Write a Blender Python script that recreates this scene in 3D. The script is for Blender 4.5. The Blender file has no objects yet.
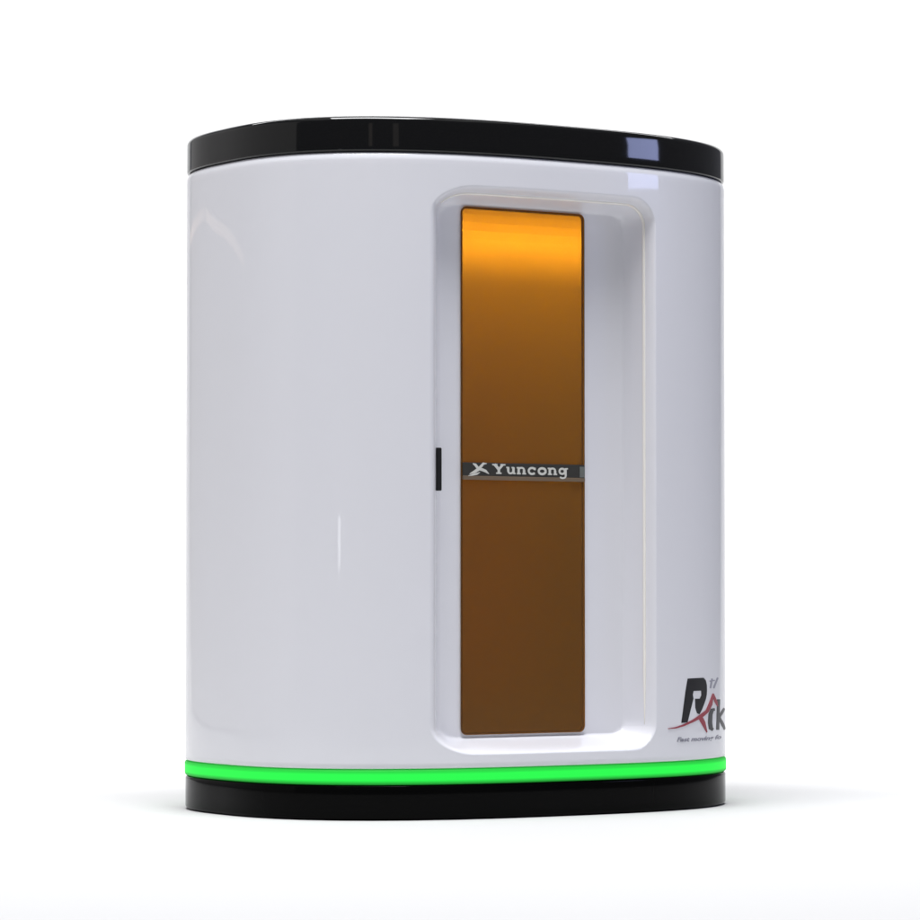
import bpy, bmesh, math
import numpy as np
from mathutils import Vector, Matrix

sc = bpy.context.scene
COL = sc.collection
K = 0.00085                       # metres per modelling unit (the machine is 0.6 m tall)
A, B, N = 292.4, 214.2, 2.62      # plan of the cabinet: a superellipse, half length and half depth
YAW = 0.569
CX, CZ = -1.8, 262.6
CAMH = 230.4                      # camera height in units; all z below are relative to it
F = 3570.0                        # viewing distance to the nearest point of the cabinet

# ------------------------------------------------------------------ materials
def principled(name, color, rough=0.5, spec=0.5, coat=0.0, metal=0.0):
    m = bpy.data.materials.new(name); m.use_nodes = True
    b = m.node_tree.nodes['Principled BSDF']
    b.inputs['Base Color'].default_value = (*color, 1)
    b.inputs['Roughness'].default_value = rough
    b.inputs['Specular IOR Level'].default_value = spec
    b.inputs['Coat Weight'].default_value = coat
    b.inputs['Coat Roughness'].default_value = 0.03
    b.inputs['Metallic'].default_value = metal
    return m

def add_micro(m, scale, strength, rough_lo, rough_hi):
    """faint surface unevenness and gloss variation"""
    nt = m.node_tree; b = nt.nodes['Principled BSDF']
    tc = nt.nodes.new('ShaderNodeTexCoord')
    nz = nt.nodes.new('ShaderNodeTexNoise'); nz.inputs['Scale'].default_value = scale
    nz.inputs['Detail'].default_value = 3
    nt.links.new(tc.outputs['Object'], nz.inputs['Vector'])
    mr = nt.nodes.new('ShaderNodeMapRange')
    mr.inputs['To Min'].default_value = rough_lo; mr.inputs['To Max'].default_value = rough_hi
    nt.links.new(nz.outputs['Fac'], mr.inputs['Value'])
    nt.links.new(mr.outputs['Result'], b.inputs['Roughness'])
    if strength:
        bp = nt.nodes.new('ShaderNodeBump'); bp.inputs['Strength'].default_value = strength
        bp.inputs['Distance'].default_value = 0.001
        nt.links.new(nz.outputs['Fac'], bp.inputs['Height'])
        nt.links.new(bp.outputs['Normal'], b.inputs['Normal'])
    return m

M_white = add_micro(principled('white_lacquer', (0.76, 0.76, 0.802), 0.35, 0.4, 0.6), 6, 0.010, 0.30, 0.38)
M_lid = add_micro(principled('black_gloss', (0.003, 0.003, 0.003), 0.06, 0.42), 9, 0.01, 0.03, 0.07)
M_base = add_micro(principled('black_gloss_foot', (0.002, 0.002, 0.002), 0.08, 0.04), 9, 0.01, 0.05, 0.10)
M_gasket = principled('black_rubber', (0.09, 0.05, 0.02), 0.6, 0.2)
M_handle = principled('black_slot', (0.006, 0.006, 0.007), 0.5, 0.3)
M_liner = principled('grey_liner', (0.62, 0.60, 0.56), 0.45, 0.3)
M_plate = principled('dark_plate', (0.035, 0.034, 0.030), 0.35, 0.4)
M_silver = principled('silver_print', (0.62, 0.62, 0.58), 0.4, 0.5)
M_trim = principled('bronze_trim', (0.16, 0.115, 0.075), 0.35, 0.5)
M_ink = principled('black_ink', (0.012, 0.012, 0.015), 0.35, 0.25)
M_grey = principled('grey_ink', (0.065, 0.065, 0.07), 0.4, 0.3)
M_pale = principled('pale_grey_ink', (0.29, 0.29, 0.35), 0.4, 0.4)
M_tag = principled('tagline_ink', (0.27, 0.27, 0.32), 0.4, 0.4)
M_red = principled('red_ink', (0.30, 0.045, 0.065), 0.4, 0.4)
M_floor = principled('white_backdrop', (0.567, 0.567, 0.565), 0.9, 0.1)

M_base.node_tree.nodes['Principled BSDF'].inputs['Specular IOR Level'].default_value = 0.045
M_led = bpy.data.materials.new('green_light'); M_led.use_nodes = True
_b = M_led.node_tree.nodes['Principled BSDF']
_b.inputs['Base Color'].default_value = (0.02, 0.25, 0.03, 1)
_b.inputs['Roughness'].default_value = 0.5
_b.inputs['Specular IOR Level'].default_value = 0.1
_b.inputs['Emission Color'].default_value = (0.012, 0.90, 0.068, 1)
_n = M_led.node_tree             # the lamp ring behind its milky cover: brightest along the middle
_tc = _n.nodes.new('ShaderNodeTexCoord'); _sp = _n.nodes.new('ShaderNodeSeparateXYZ')
_n.links.new(_tc.outputs['Object'], _sp.inputs[0])
_mr = _n.nodes.new('ShaderNodeMapRange'); _mr.inputs['From Min'].default_value = (-195.0 + CAMH) * K; _mr.inputs['From Max'].default_value = (-179.0 + CAMH) * K
_n.links.new(_sp.outputs['Z'], _mr.inputs['Value'])
_cr = _n.nodes.new('ShaderNodeValToRGB'); _cr.color_ramp.interpolation = 'EASE'
_e = _cr.color_ramp.elements
_e[0].position = 0.0; _e[0].color = (0.10,) * 3 + (1,); _e[1].position = 1.0; _e[1].color = (0.30,) * 3 + (1,)
for _p, _v in ((0.36, 0.88), (0.60, 0.88)):
    _q = _e.new(_p); _q.color = (_v, _v, _v, 1)
_n.links.new(_mr.outputs['Result'], _cr.inputs['Fac']); _n.links.new(_cr.outputs['Color'], _b.inputs['Emission Strength'])

# amber acrylic: tinted see-through sheet with a little body colour and a glossy face
M_amber = bpy.data.materials.new('amber_acrylic'); M_amber.use_nodes = True
nt = M_amber.node_tree; nt.nodes.clear()
out = nt.nodes.new('ShaderNodeOutputMaterial')
tr = nt.nodes.new('ShaderNodeBsdfTransparent'); tr.inputs['Color'].default_value = (0.97, 0.61, 0.12, 1)
df = nt.nodes.new('ShaderNodeBsdfDiffuse'); df.inputs['Color'].default_value = (0.26, 0.142, 0.046, 1)
gl = nt.nodes.new('ShaderNodeBsdfGlossy'); gl.inputs['Roughness'].default_value = 0.12
mx = nt.nodes.new('ShaderNodeMixShader'); mx.inputs['Fac'].default_value = 0.30
nt.links.new(tr.outputs[0], mx.inputs[1]); nt.links.new(df.outputs[0], mx.inputs[2])
fr = nt.nodes.new('ShaderNodeFresnel'); fr.inputs['IOR'].default_value = 1.25
mx2 = nt.nodes.new('ShaderNodeMixShader')
nt.links.new(fr.outputs[0], mx2.inputs['Fac'])
nt.links.new(mx.outputs[0], mx2.inputs[1]); nt.links.new(gl.outputs[0], mx2.inputs[2])
nt.links.new(mx2.outputs[0], out.inputs['Surface'])

# ------------------------------------------------------------------ helpers
def link(name, verts, faces, mat, parent=None, smooth=True, normals=None):
    me = bpy.data.meshes.new(name)
    me.from_pydata([tuple(v) for v in verts], [], [tuple(f) for f in faces])
    me.validate(); me.update()
    bm = bmesh.new(); bm.from_mesh(me); bmesh.ops.recalc_face_normals(bm, faces=bm.faces)
    bm.to_mesh(me); bm.free()
    me.materials.append(mat)
    if smooth:
        me.polygons.foreach_set('use_smooth', [True] * len(me.polygons))
    o = bpy.data.objects.new(name, me); COL.objects.link(o)
    if parent is not None: o.parent = parent
    return o

def U(x, y, z):                   # modelling units -> metres in the machine's own frame
    return (x * K, y * K, (z + CAMH) * K)

def sup(lx):                      # front surface y at local x
    return -B * (1 - abs(lx / A) ** N) ** (1 / N)

def plan(t):
    c, s = np.cos(t), np.sin(t)
    x = A * np.sign(c) * np.abs(c) ** (2 / N); y = B * np.sign(s) * np.abs(s) ** (2 / N)
    nx = np.sign(x) * np.abs(x / A) ** (N - 1) / A; ny = np.sign(y) * np.abs(y / B) ** (N - 1) / B
    l = np.hypot(nx, ny)
    return x, y, nx / l, ny / l

def even_loop(m):
    """the plan resampled at equal arc length: x, y, nx, ny"""
    t = np.linspace(0, 2 * np.pi, 40001)
    x, y, _, _ = plan(t)
    s = np.r_[0, np.cumsum(np.hypot(np.diff(x), np.diff(y)))]
    tt = np.interp(np.linspace(0, s[-1], m, endpoint=False), s, t)
    return plan(tt)

def band(name, rows, mat, parent, m=420):
    """a solid ring of the plan: rows = (z, inset) from bottom to top, closed by caps"""
    x, y, nx, ny = even_loop(m)
    V, Fc = [], []
    for z, ins in rows:
        V += [U(x[i] - nx[i] * ins, y[i] - ny[i] * ins, z) for i in range(m)]
    for r in range(len(rows) - 1):
        for i in range(m):
            j = (i + 1) % m
            Fc.append((r * m + i, r * m + j, (r + 1) * m + j, (r + 1) * m + i))
    Fc.append(list(range(m))); Fc.append(list(range((len(rows) - 1) * m, len(rows) * m)))
    o = link(name, V, Fc, mat, parent)
    for p in o.data.polygons:
        if len(p.vertices) > 4: p.use_smooth = False
    return o

def round_rows(z0, z1, rb, rt, k=6, inset=0.0, mid=3):
    rows = []
    for q in range(k + 1):
        a = math.pi / 2 * q / k
        rows.append((z0 + rb * (1 - math.cos(a)), inset + rb * (1 - math.sin(a))))
    for q in range(1, mid):
        rows.append((z0 + rb + (z1 - rt - z0 - rb) * q / mid, inset))
    for q in range(k + 1):
        a = math.pi / 2 * q / k
        rows.append((z1 - rt + rt * math.sin(a), inset + rt * (1 - math.cos(a))))
    return rows

# ------------------------------------------------------------------ machine
root = bpy.data.objects.new('cabinet_machine', None); COL.objects.link(root)
root.location = (CX * K, CZ * K, 0); root.rotation_euler = (0, 0, YAW)
root.empty_display_size = 0.1
root['label'] = 'glossy white oval cabinet machine with black lid, tall amber window and glowing green band'
root['category'] = 'machine'

ZB0, ZB1, ZL0, ZL1 = -230.6, -195.0, 440.6, 476.8
band('base', round_rows(ZB0, ZB1, 5.0, 3.0, inset=0.0), M_base, root)
band('light_strip', round_rows(ZB1 + 0.2, -179.0 - 0.2, 3.0, 3.0, inset=-0.6), M_led, root)
band('lid', round_rows(ZL0 + 0.1, ZL1, 2.6, 6.0, inset=0.0, k=8), M_lid, root)

# body shell with the door recess pressed into its flat front
RX0, RX1, RZ0, RZ1 = -160.0, 113.0, -166.0, 409.0
WL, WR, WZ, RR = 29.0, 20.0, 17.5, 1.7          # width of the sloped rim at left, right, top and bottom; corner size
YF = -B + 42.5                     # recess floor plane
WX0, WX1, WZ0, WZ1 = -107.5, 45.0, -147.2, 391.5     # window sheet on that floor
HO = 2.0                           # opening is this much smaller than the sheet

def grid_axis(lo, hi, brk, coarse, fine):
    pts = [lo]
    x = lo
    while x < hi:
        st = fine if any(a <= x <= b for a, b in brk) else coarse
        x += st; pts.append(min(x, hi))
    return pts

gx = grid_axis(-190, 150, [(-162, -129), (88, 116)], 4.0, 0.5)
gx = sorted(set([v for v in gx if min(abs(v - (WX0 + HO)), abs(v - (WX1 - HO))) > 0.3] + [WX0 + HO, WX1 - HO]))
gz = grid_axis(-178.0, 428.0, [(-168, -142), (386, 411)], 5.0, 0.5)
gz = sorted(set([v for v in gz if min(abs(v - (WZ0 + HO)), abs(v - (WZ1 - HO))) > 0.3] + [WZ0 + HO, WZ1 - HO]))

def sd_round(x, z):                # distance inside the rounded rectangle (positive inside)
    cx, cz = (RX0 + RX1) / 2, (RZ0 + RZ1) / 2
    qx = (abs(x - cx) - (RX1 - RX0) / 2) / (WL if x < cx else WR) + RR
    qz = (abs(z - cz) - (RZ1 - RZ0) / 2) / WZ + RR
    return -(math.hypot(max(qx, 0), max(qz, 0)) + min(max(qx, qz), 0) - RR)

def press(u):                      # lip, steep wall, wide inner fillet
    if u <= 0: return 0.0
    if u >= 1: return 1.0
    return u * u * (3 - 2 * u)

cols = []                           # (x, y, nx, ny, in_front)
def nrm(x, y):
    nx = np.sign(x) * abs(x / A) ** (N - 1) / A; ny = np.sign(y) * abs(y / B) ** (N - 1) / B
    l = math.hypot(nx, ny); return nx / l, ny / l
for x in gx:
    y = sup(x); cols.append((x, y, *nrm(x, y), True))
# carry on round the right end, the back and the left end, at even arc length
t = np.linspace(0, 2 * np.pi, 80001); px_, py_, _, _ = plan(t)
k0 = int(np.argmin(np.hypot(px_ - gx[-1], py_ - sup(gx[-1])))); k1 = int(np.argmin(np.hypot(px_ - gx[0], py_ - sup(gx[0]))))
idx = np.r_[np.arange(k0, 80000), np.arange(0, k1 + 1)]
arc = np.r_[0, np.cumsum(np.hypot(np.diff(px_[idx]), np.diff(py_[idx])))]
for s in np.linspace(0, arc[-1], 330)[1:-1]:
    i = idx[int(np.searchsorted(arc, s))]
    x, y = float(px_[i]), float(py_[i]); cols.append((x, y, *nrm(x, y), False))
m = len(cols)
rows = [(-178.9, 2.0)] + [(z, 0.0) for z in gz]
RB = 6.5
rows += [(432.4 + 8.0 * math.sin(a), 4.2 * (1 - math.cos(a))) for a in [math.pi / 2 * q / 8 for q in range(0, 9)]]
V, Fc = [], []
for z, ins in rows:
    for x, y, nx, ny, fr_ in cols:
        X, Y = x - nx * ins, y - ny * ins
        if fr_ and ins == 0:
            p = press(sd_round(x, z))
            Y = y + (YF - y) * p
        V.append(U(X, Y, z))
ngx = len(gx)
for r in range(len(rows) - 1):
    for i in range(m):
        j = (i + 1) % m
        if i < ngx - 1:
            xm = (cols[i][0] + cols[j][0]) / 2; zm = (rows[r][0] + rows[r + 1][0]) / 2
            if WX0 + HO < xm < WX1 - HO and WZ0 + HO < zm < WZ1 - HO: continue
        Fc.append((r * m + i, r * m + j, (r + 1) * m + j, (r + 1) * m + i))
Fc.append(list(range(m))); Fc.append(list(range((len(rows) - 1) * m, len(rows) * m)))
body = link('body', V, Fc, M_white, root)

# pale bead added for a highlight line half way down the rim, along the top and the right side
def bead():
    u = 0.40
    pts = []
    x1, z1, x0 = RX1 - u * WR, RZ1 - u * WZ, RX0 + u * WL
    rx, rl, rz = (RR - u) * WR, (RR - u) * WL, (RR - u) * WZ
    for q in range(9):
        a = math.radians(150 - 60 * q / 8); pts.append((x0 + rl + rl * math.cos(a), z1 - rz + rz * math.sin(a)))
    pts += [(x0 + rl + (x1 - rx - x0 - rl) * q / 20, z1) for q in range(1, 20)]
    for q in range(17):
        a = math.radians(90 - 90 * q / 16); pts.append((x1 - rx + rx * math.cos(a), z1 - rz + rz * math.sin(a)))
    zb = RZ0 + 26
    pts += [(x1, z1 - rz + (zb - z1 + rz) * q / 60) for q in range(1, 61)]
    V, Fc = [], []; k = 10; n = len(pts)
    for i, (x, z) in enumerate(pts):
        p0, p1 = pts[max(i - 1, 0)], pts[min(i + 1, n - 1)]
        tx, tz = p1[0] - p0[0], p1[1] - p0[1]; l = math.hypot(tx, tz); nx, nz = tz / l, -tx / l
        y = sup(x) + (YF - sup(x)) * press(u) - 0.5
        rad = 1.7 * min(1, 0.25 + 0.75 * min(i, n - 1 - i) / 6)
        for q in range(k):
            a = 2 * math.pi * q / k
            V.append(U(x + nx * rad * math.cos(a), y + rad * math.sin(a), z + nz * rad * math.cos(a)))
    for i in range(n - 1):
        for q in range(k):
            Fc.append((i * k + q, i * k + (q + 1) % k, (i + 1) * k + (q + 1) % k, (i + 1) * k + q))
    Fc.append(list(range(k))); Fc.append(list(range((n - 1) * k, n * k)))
    return link('highlight_bead', V, Fc, principled('cream_highlight', (0.88, 0.85, 0.80), 0.25, 0.5), root)
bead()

# flat panels with rounded corners standing on the recess floor
def rrect(x0, x1, z0, z1, r, k=8):
    P = []
    for cx, cz, a0 in ((x1 - r, z1 - r, 0), (x0 + r, z1 - r, 90), (x0 + r, z0 + r, 180), (x1 - r, z0 + r, 270)):
        for q in range(k + 1):
            a = math.radians(a0 + 90 * q / k); P.append((cx + r * math.cos(a), cz + r * math.sin(a)))
    return P

def slab(name, P, yb, yf, mat, parent, bevel=0.8):
    """prism of outline P from depth yb (back) to yf (front), front edge bevelled"""
    n = len(P); cx = sum(p[0] for p in P) / n; cz = sum(p[1] for p in P) / n
    def ins(d):
        w = max(abs(p[0] - cx) for p in P); h = max(abs(p[1] - cz) for p in P)
        return [(cx + (p[0] - cx) * (w - d) / w, cz + (p[1] - cz) * (h - d) / h) for p in P]
    rings = [(P, yb), (P, yf + bevel), (ins(bevel * 0.35), yf + bevel * 0.3), (ins(bevel), yf)]
    V, Fc = [], []
    for R_, y in rings: V += [U(a, y, b) for a, b in R_]
    for r in range(3):
        for i in range(n):
            j = (i + 1) % n; Fc.append((r * n + i, r * n + j, (r + 1) * n + j, (r + 1) * n + i))
    Fc.append(list(range(n))); Fc.append(list(range(3 * n, 4 * n)))
    return link(name, V, Fc, mat, parent, smooth=False)

# rubber gasket ring under the rim of the sheet
GO, GI = rrect(WX0 + .6, WX1 - .6, WZ0 + .6, WZ1 - .6, 6.2), rrect(WX0 + 2.3, WX1 - 2.3, WZ0 + 2.3, WZ1 - 2.3, 5)
n = len(GO); V, Fc = [], []
for R_, y in ((GO, YF + 0.5), (GO, YF - 0.9), (GI, YF - 0.9), (GI, YF + 0.5)): V += [U(a, y, b) for a, b in R_]
for r in range(3):
    for i in range(n):
        j = (i + 1) % n; Fc.append((r * n + i, r * n + j, (r + 1) * n + j, (r + 1) * n + i))
win = slab('window', rrect(WX0, WX1, WZ0, WZ1, 6.8), YF - 0.95, YF - 2.6, M_amber, root, 0.7)
link('gasket', V, Fc, M_gasket, win, smooth=False)

# inner chamber behind the window: floor, sides and a back sheet that rolls forward at the top
def chamber():
    x0, x1 = WX0 - 40, WX1 + 110
    prof = [(YF + 3, WZ0 - 12), (YF + 110, WZ0 - 12)]
    top, R = WZ1 + 26, 46.0
    prof.append((YF + 110, top - R))
    for q in range(1, 9):
        a = math.pi / 2 * q / 8
        prof.append((YF + 110 - R + R * math.cos(a), top - R + R * math.sin(a)))
    prof.append((YF + 3, top))
    V, Fc = [], []; k = len(prof)
    for x in (x0, x1): V += [U(x, y, z) for y, z in prof]
    for i in range(k - 1): Fc.append((i, i + 1, k + i + 1, k + i))
    Fc.append(list(range(k))); Fc.append(list(range(k, 2 * k)))
    return link('chamber', V, Fc, M_liner, root, smooth=False)
chamber()

# black slot of the door pull on the left lip of the recess
hx, hz0, hz1 = -143.4, 100.0, 143.5
hs = slab('handle', rrect(hx - 2.9, hx + 2.9, hz0, hz1, 1.2), sup(hx) + 18, sup(hx) + 11.5, M_handle, root, 0.8)

# ------------------------------------------------------------------ nameplate with its lettering
NZ0, NZ1 = 116.3, 129.8            # plate on the sheet
YP = YF - 2.65
plate = slab('nameplate', rrect(WX0 + 1.0, WX1 - 1.2, NZ0, NZ1, 0.8, 3), YP, YP - 1.6, M_plate, root, 0.4)
slab('trim', rrect(WX0 + 1.0, WX1 - 1.2, NZ0 - 4.0, NZ0 - 0.1, 0.6, 3), YP, YP - 2.0, M_trim, plate, 0.5)
slab('end_cap', rrect(WX1 - 8.0, WX1 - 1.6, NZ0 + 0.4, NZ1 - 2.0, 0.8, 3), YP - 1.5, YP - 2.2, principled('pale_cap', (0.13, 0.14, 0.13), 0.4), plate, 0.3)

class Flat:
    """strokes and polygons in a plane; each gets its own tiny height so none coincide"""
    def __init__(s): s.polys = []
    def ribbon(s, pts, w):
        if not isinstance(w, (list, tuple)): w = [w] * len(pts)
        L, R = [], []
        for i, (x, y) in enumerate(pts):
            a = pts[max(i - 1, 0)]; b = pts[min(i + 1, len(pts) - 1)]
            dx, dy = b[0] - a[0], b[1] - a[1]; l = math.hypot(dx, dy) or 1
            nx, ny = -dy / l * w[i] / 2, dx / l * w[i] / 2
            L.append((x + nx, y + ny)); R.append((x - nx, y - ny))
        for i in range(len(pts) - 1): s.polys.append(([L[i], L[i + 1], R[i + 1], R[i]], len(s.polys)))
    def poly(s, pts): s.polys.append((pts, len(s.polys)))
    def arc(s, cx, cy, rx, ry, a0, a1, w, k=14):
        s.ribbon([(cx + rx * math.cos(math.radians(a0 + (a1 - a0) * q / k)), cy + ry * math.sin(math.radians(a0 + (a1 - a0) * q / k))) for q in range(k + 1)], w)
    def build(s, name, y, th, mat, parent, fx, fz):
        V, Fc = [], []
        for P, q in s.polys:
            n0 = len(V); k = len(P); yy = y - th - q * 0.0015
            V += [U(fx(a), yy, fz(b)) for a, b in P] + [U(fx(a), y, fz(b)) for a, b in P]
            Fc.append(list(range(n0, n0 + k)))
            for i in range(k):
                j = (i + 1) % k; Fc.append((n0 + i, n0 + j, n0 + k + j, n0 + k + i))
        return link(name, V, Fc, mat, parent, smooth=False)

# slab-serif letters, drawn by strokes: x in units, baseline 0, cap height 10
def letters():
    f = Flat(); W, T = 2.7, 1.5      # heavy uprights, thinner serifs
    def serif(x0, x1, y): f.ribbon([(x0, y), (x1, y)], T)
    XH = 7.4
    x = 0                            # Y
    f.ribbon([(x + 3.0, 9.6), (x + 8.1, 4.6)], 3.0); f.ribbon([(x + 13.2, 9.6), (x + 8.1, 4.6)], 2.4)
    f.ribbon([(x + 8.1, 5.2), (x + 8.1, 0.6)], 3.0)
    serif(x + 0.2, x + 6.2, 9.4); serif(x + 10.2, x + 16.0, 9.4); serif(x + 4.9, x + 11.3, 0.7)
    x = 17.3                         # u
    f.ribbon([(x + 2.3, XH - .3), (x + 2.3, 2.6)], W); f.arc(x + 5.2, 3.0, 2.9, 2.2, 180, 350, 1.9)
    f.ribbon([(x + 8.7, XH - .3), (x + 8.7, 0.4)], W); serif(x, x + 3, XH - .7); serif(x + 6.4, x + 9, XH - .7); serif(x + 8.6, x + 11.2, .7)
    def n_(x):
        f.ribbon([(x + 2.4, XH - .2), (x + 2.4, 0.3)], W); f.arc(x + 5.9, XH - 2.9, 3.2, 2.2, 160, 0, 1.9)
        f.ribbon([(x + 9.0, XH - 2.8), (x + 9.0, 0.3)], W)
        serif(x, x + 3, XH - .7); serif(x + .2, x + 4.9, .7); serif(x + 6.9, x + 11.4, .7)
    n_(30.0)
    f.arc(49.0, XH / 2, 4.2, 3.1, 48, 318, 2.2, 20); f.poly([(51.0, 4.6), (53.4, 4.6), (53.4, 7.2), (51.6, 6.6)])   # c
    f.arc(61.5, XH / 2, 4.3, 3.0, 0, 360, 2.4, 24)                                    # o
    n_(68.5)
    x = 81.8                         # g
    f.arc(x + 4.6, 4.0, 3.4, 2.7, 0, 360, 2.1, 20)
    f.ribbon([(x + 8.9, XH - .3), (x + 8.9, -1.0)], 2.4); f.arc(x + 5.2, -1.0, 3.7, 2.1, 0, -150, 1.8); serif(x + 8.6, x + 11.6, XH - .7)
    return f
NX, NB = WX0 + 36.0, NZ0 + 2.4
letters().build('lettering', YP - 1.55, 0.5, M_silver, plate, lambda a: NX + a, lambda b: NB + b)
e = Flat()                           # four-bladed emblem with a long tail to the lower left
def blade(p, w): e.ribbon(p, w)
blade([(-17.5, -0.6), (-11.5, 1.6), (-7.0, 4.2), (-4.0, 6.0)], [0.6, 2.8, 3.4, 2.0])
blade([(-6.5, 4.8), (-3.2, 7.6), (-0.6, 10.2), (3.2, 10.2)], [2.6, 2.8, 2.4, 0.6])
blade([(-13.4, 10.0), (-10.6, 8.8), (-8.0, 6.2), (-6.6, 4.0)], [0.8, 2.8, 2.8, 1.6])
blade([(-6.4, 4.6), (-2.4, 4.0), (2.0, 2.6), (6.0, -0.2)], [2.2, 3.0, 2.8, 0.6])
blade([(-19.0, -2.6), (-13.5, -1.4), (-8.5, -0.4), (-5.0, 1.2)], [0.5, 1.9, 2.0, 0.5])
e.build('emblem', YP - 1.55, 0.5, M_silver, plate, lambda a: NX - 10 + a, lambda b: NB + b)

# ------------------------------------------------------------------ printed logo wrapped round the right flank
# drawn on a flat sheet (u to the right, v up, in units of the print) and bent onto the shell
_t = np.linspace(1.5 * np.pi, 2 * np.pi, 30001); _sx, _sy, _snx, _sny = plan(_t)
_c, _s = math.cos(YAW), math.sin(YAW)
_wx = _sx * _c - _sy * _s + CX; _wz = _sx * _s + _sy * _c + CZ
_u = _wx / (1 + _wz / F)            # print coordinate: widens towards the flank, as the print does
_last = int(np.argmax(_u))
def wrap(u, v, off):
    us = _u[_last] - 4.0             # close to the flank's horizon go on at a steady pace round the corner
    i0 = int(np.searchsorted(_u[:_last], us)); g = i0 - int(np.searchsorted(_u[:_last], us - 1.5))
    i = int(np.searchsorted(_u[:_last], u)) if u <= us else int(i0 + (u - us) * g / 1.5 * 1.5)
    sc_ = 1 + _wz[i] / F
    return U(_sx[i] + _snx[i] * off, _sy[i] + _sny[i] * off, (130.0 - v) * sc_ - 0.0)

def decal(name, polys, mat, parent, off):
    bm = bmesh.new()
    for q, P in enumerate(polys):
        vs = [bm.verts.new((a - 460, b - 460, q * 0.001)) for a, b in P]
        try: bm.faces.new(vs)
        except ValueError: pass
    bmesh.ops.triangulate(bm, faces=bm.faces)
    u0 = min(v.co.x for v in bm.verts); u1 = max(v.co.x for v in bm.verts)
    x = math.floor(u0)
    while x < u1:
        bmesh.ops.bisect_plane(bm, geom=bm.verts[:] + bm.edges[:] + bm.faces[:], plane_co=(x, 0, 0), plane_no=(1, 0, 0))
        x += 0.5 if x > 245 else 1.0
    # thickness: top skin and sides down to the shell
    top = [v.co.copy() for v in bm.verts]; bm.verts.index_update()
    faces = [[v.index for v in f.verts] for f in bm.faces]
    rim = [(e_.verts[0].index, e_.verts[1].index) for e_ in bm.edges if len(e_.link_faces) == 1]
    bm.free(); n = len(top)
    V = [wrap(p.x, p.y + 0, off + p.z) for p in top] + [wrap(p.x, p.y, 0.02) for p in top]
    Fc = faces + [(a, b, b + n, a + n) for a, b in rim]
    return link(name, V, Fc, mat, parent, smooth=False)

def rib(pts, w):
    f = Flat(); f.ribbon(pts, w); return [p for p, _ in f.polys]

Rp = [[(687.2, 678.4), (703.0, 677.6), (705.2, 680.0), (706.3, 685.0), (706.4, 690.2), (685.0, 691.0)],
      [(685.0, 691.0), (693.0, 690.7), (692.2, 694.5), (692.9, 698.2), (686.9, 722.0), (680.8, 722.6)],
      [(700.6, 690.4), (706.4, 690.2), (706.1, 694.5), (705.3, 698.5), (699.2, 698.5), (700.8, 695.0)],
      [(694.6, 698.5), (705.3, 698.5), (703.4, 704.0), (701.2, 709.5), (698.8, 714.0), (696.6, 713.0), (694.8, 707.5)]]
logo = decal('logo', Rp, M_ink, root, 0.35)
sw = rib([(667.5, 728.4), (675, 727.4), (683, 725.0), (692, 720.8), (700.5, 715.8), (706.5, 710.8), (709.8, 704.0), (712.6, 693.5)], [0.5, 1.4, 1.8, 2.3, 3.6, 3.2, 3.6, 1.4])
sw += rib([(698.8, 715.5), (702.6, 722.5), (706.2, 732.0)], [4.4, 4.0, 0.8])
sw += rib([(712.4, 693.6), (715.2, 701.5), (717.0, 706.0)], [1.4, 2.6, 0.8])
decal('swoosh', sw, M_red, logo, 0.6)
gr = rib([(714.2, 709.0), (711.6, 709.6), (709.9, 714.0), (709.4, 722.0), (710.2, 728.0), (712.4, 729.4)], [2.4, 3.6, 4.0, 4.2, 4.2, 3.0])
gr += rib([(718.0, 699.0), (717.0, 729.5)], [2.9, 2.9]) + rib([(723.6, 708.0), (718.4, 717.0), (724.4, 729.0)], [2.2, 2.9, 2.9])
decal('logo_letters', gr, M_grey, logo, 0.35)
pl = rib([(711.6, 678.5), (709.8, 688.0)], 1.6) + rib([(717.2, 677.5), (713.0, 688.0)], 1.6) + rib([(709.2, 681.0), (714.2, 680.2)], 1.2)
decal('small_mark', pl, M_pale, logo, 0.35)

def text_polys(s, x0, y0, size, stretch, shear):
    """letters from Blender's built-in face, laid on the print sheet"""
    cu = bpy.data.curves.new('tmp', 'FONT'); cu.body = s; cu.size = size; cu.shear = shear; cu.resolution_u = 3
    cu.offset = 0.02 * size
    ob = bpy.data.objects.new('tmp', cu); COL.objects.link(ob)
    dg = bpy.context.evaluated_depsgraph_get(); me = bpy.data.meshes.new_from_object(ob.evaluated_get(dg))
    P = [[(x0 + me.vertices[i].co.x * stretch, y0 - me.vertices[i].co.y) for i in p.vertices] for p in me.polygons]
    bpy.data.objects.remove(ob); bpy.data.curves.remove(cu); bpy.data.meshes.remove(me)
    return P
tg = text_polys('Fast moving fo', 676.0, 741.2, 6.2, 1.0, 0.25)
um = max(p[0] for P in tg for p in P)
tg = [[(676.0 + (a - 676.0) * 44.5 / (um - 676.0), b - 0.13 * (a - 676.0) * (a - 676.0) / 60.0) for a, b in P] for P in tg]
decal('tagline', tg, M_tag, logo, 0.3)

# ------------------------------------------------------------------ white paper sweep
V, Fc = [], []
prof = [(y, 0.0) for y in np.linspace(-1.4, 2.2, 12)]
Rs = 0.9
for q in range(1, 17):
    a = math.pi / 2 * q / 16
    prof.append((2.2 + Rs * math.sin(a), Rs * (1 - math.cos(a))))
prof += [(2.2 + Rs, z) for z in (1.4, 2.0, 2.8)]
for x in (-1.8, 1.8): V += [(x, y, z) for y, z in prof]
k = len(prof)
for i in range(k - 1): Fc.append((i, k + i, k + i + 1, i + 1))
fl = link('floor', V, Fc, M_floor)
fl['kind'] = 'structure'; fl['label'] = 'seamless white studio floor sweeping up into the backdrop'

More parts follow.
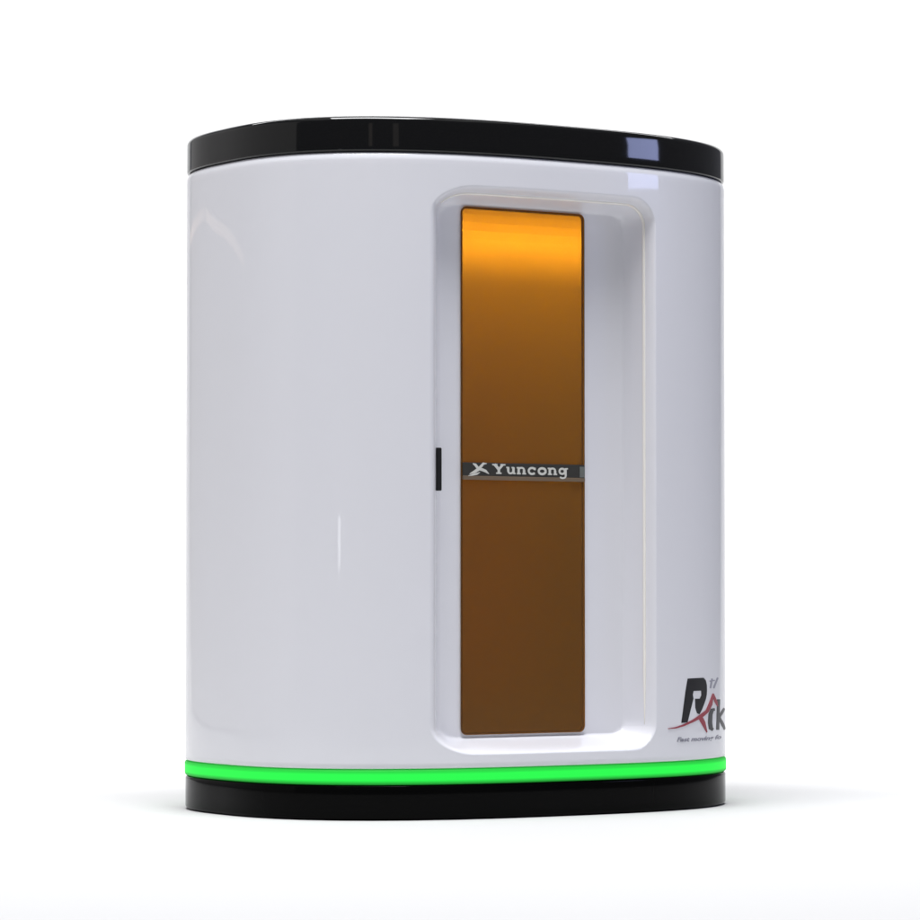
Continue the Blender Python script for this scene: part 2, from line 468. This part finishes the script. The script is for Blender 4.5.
# ------------------------------------------------------------------ lamps
def area(name, loc, target, sx, sy, power, color=(1, 1, 1), spread=180):
    L = bpy.data.lights.new(name, 'AREA'); L.shape = 'RECTANGLE'; L.size = sx; L.size_y = sy
    L.energy = power; L.color = color; L.spread = math.radians(spread)
    o = bpy.data.objects.new(name, L); COL.objects.link(o); o.location = loc
    o.rotation_euler = (Vector(target) - Vector(loc)).to_track_quat('-Z', 'Y').to_euler()
    return o
area('overhead_softbox', (0.0, -0.45, 2.6), (0, -0.45, 0), 3.2, 1.7, 9, (1.0, 0.995, 0.98))
area('backdrop_softbox', (0.0, 1.5, 2.4), (0, 3.0, 0.5), 3.6, 0.8, 92)
area('front_softbox', (-0.1, -0.52, 3.0), (0.0, 0.0, 0.3), 1.6, 1.0, 136, (0.98, 0.985, 1.0))
area('side_softbox', (1.51, -0.06, 0.782), (0.15, 0.10, 0.62), 0.29, 0.155, 1.3, (0.50, 0.57, 1.0))
area('streak_light', (-0.572, -1.18, 0.253), (-0.10, 0.0, 0.24), 0.045, 0.062, 0.055, (0.95, 0.97, 1.0))  # unseen, added for the fine upright streak on the shell
area('left_fill', (-1.55, 0.70, 0.79), (-0.2, 0.70, 0.785), 3.2, 1.54, 5.2, (1.0, 0.97, 0.93))  # unseen panel, added to lighten the lid's left reflection and the shell edge
area('streak_light', (-0.10, -1.27, 0.75), (-0.08, 0.0, 0.57), 0.05, 0.22, 0.011, (1.0, 0.86, 0.74))  # unseen, added for a faint streak in the lid
area('streak_light', (0.24, -1.24, 0.75), (-0.05, 0.0, 0.57), 0.07, 0.22, 0.013, (1.0, 0.90, 0.82))  # second unseen light, added for the other lid streak
def glint_strip(name, p, q, target, wid, power, color):
    p, q, t_ = Vector(p), Vector(q), Vector(target); mid = (p + q) / 2
    zx = (q - p).normalized(); zz = (mid - t_).normalized(); zz = (zz - zz.dot(zx) * zx).normalized(); zy = zz.cross(zx)
    L = bpy.data.lights.new(name, 'AREA'); L.shape = 'RECTANGLE'; L.size = (q - p).length; L.size_y = wid; L.energy = power; L.color = color
    o = bpy.data.objects.new(name, L); COL.objects.link(o)
    M = Matrix((zx, zy, zz)).transposed().to_4x4(); M.translation = mid; o.matrix_world = M
glint_strip('glint_light', (-1.25, 0.86, 0.663), (-1.422, 0.37, 0.597), (-0.2, 0.08, 0.5), 0.016, 0.024, (1.0, 0.74, 0.56))  # unseen pair of strips, added for the warm glint at upper left
glint_strip('glint_light', (-1.24, 0.89, 0.663), (-0.833, 1.28, 0.633), (-0.23, 0.13, 0.51), 0.016, 0.018, (1.0, 0.72, 0.54))
# LED bar inside the chamber, above the window's top edge, washing down the back sheet
lb = area('chamber_lamp', (0, 0, 0), (0, 0, -1), 290 * K, 8 * K, 0.068, (1.0, 0.93, 0.80))
lb.parent = root
lb.location = U((WX0 + WX1) / 2 + 35, YF + 14, WZ1 + 17); lb.rotation_euler = (math.radians(68), 0, 0)
lb.data.spread = math.radians(40)

gl_ = area('chamber_fill_lamp', (0, 0, 0), (0, 0, -1), 290 * K, 10 * K, 0.24, (1.0, 0.95, 0.80))  # second light, added to raise the glow lower in the chamber
gl_.parent = root
gl_.location = U((WX0 + WX1) / 2 + 35, YF + 60, WZ1 + 18); gl_.rotation_euler = (math.radians(8), 0, 0)

# ------------------------------------------------------------------ world, camera, view
w = bpy.data.worlds.new('World'); sc.world = w; w.use_nodes = True
w.node_tree.nodes['Background'].inputs['Color'].default_value = (0.86, 0.88, 1.0, 1)
w.node_tree.nodes['Background'].inputs['Strength'].default_value = 0.18

cam = bpy.data.cameras.new('Camera'); co = bpy.data.objects.new('Camera', cam); COL.objects.link(co)
cam.sensor_width = 36; cam.lens = F / 920 * 36; cam.clip_end = 50
co.location = (0, -F * K, CAMH * K)
co.rotation_euler = (math.pi / 2 + math.atan(130 / F), 0, 0)
sc.camera = co
sc.view_settings.view_transform = 'Standard'; sc.view_settings.look = 'None'
sc.view_settings.exposure = 0; sc.view_settings.gamma = 1
sc.cycles.use_denoising = True
sc.cycles.max_bounces = 12; sc.cycles.transparent_max_bounces = 16
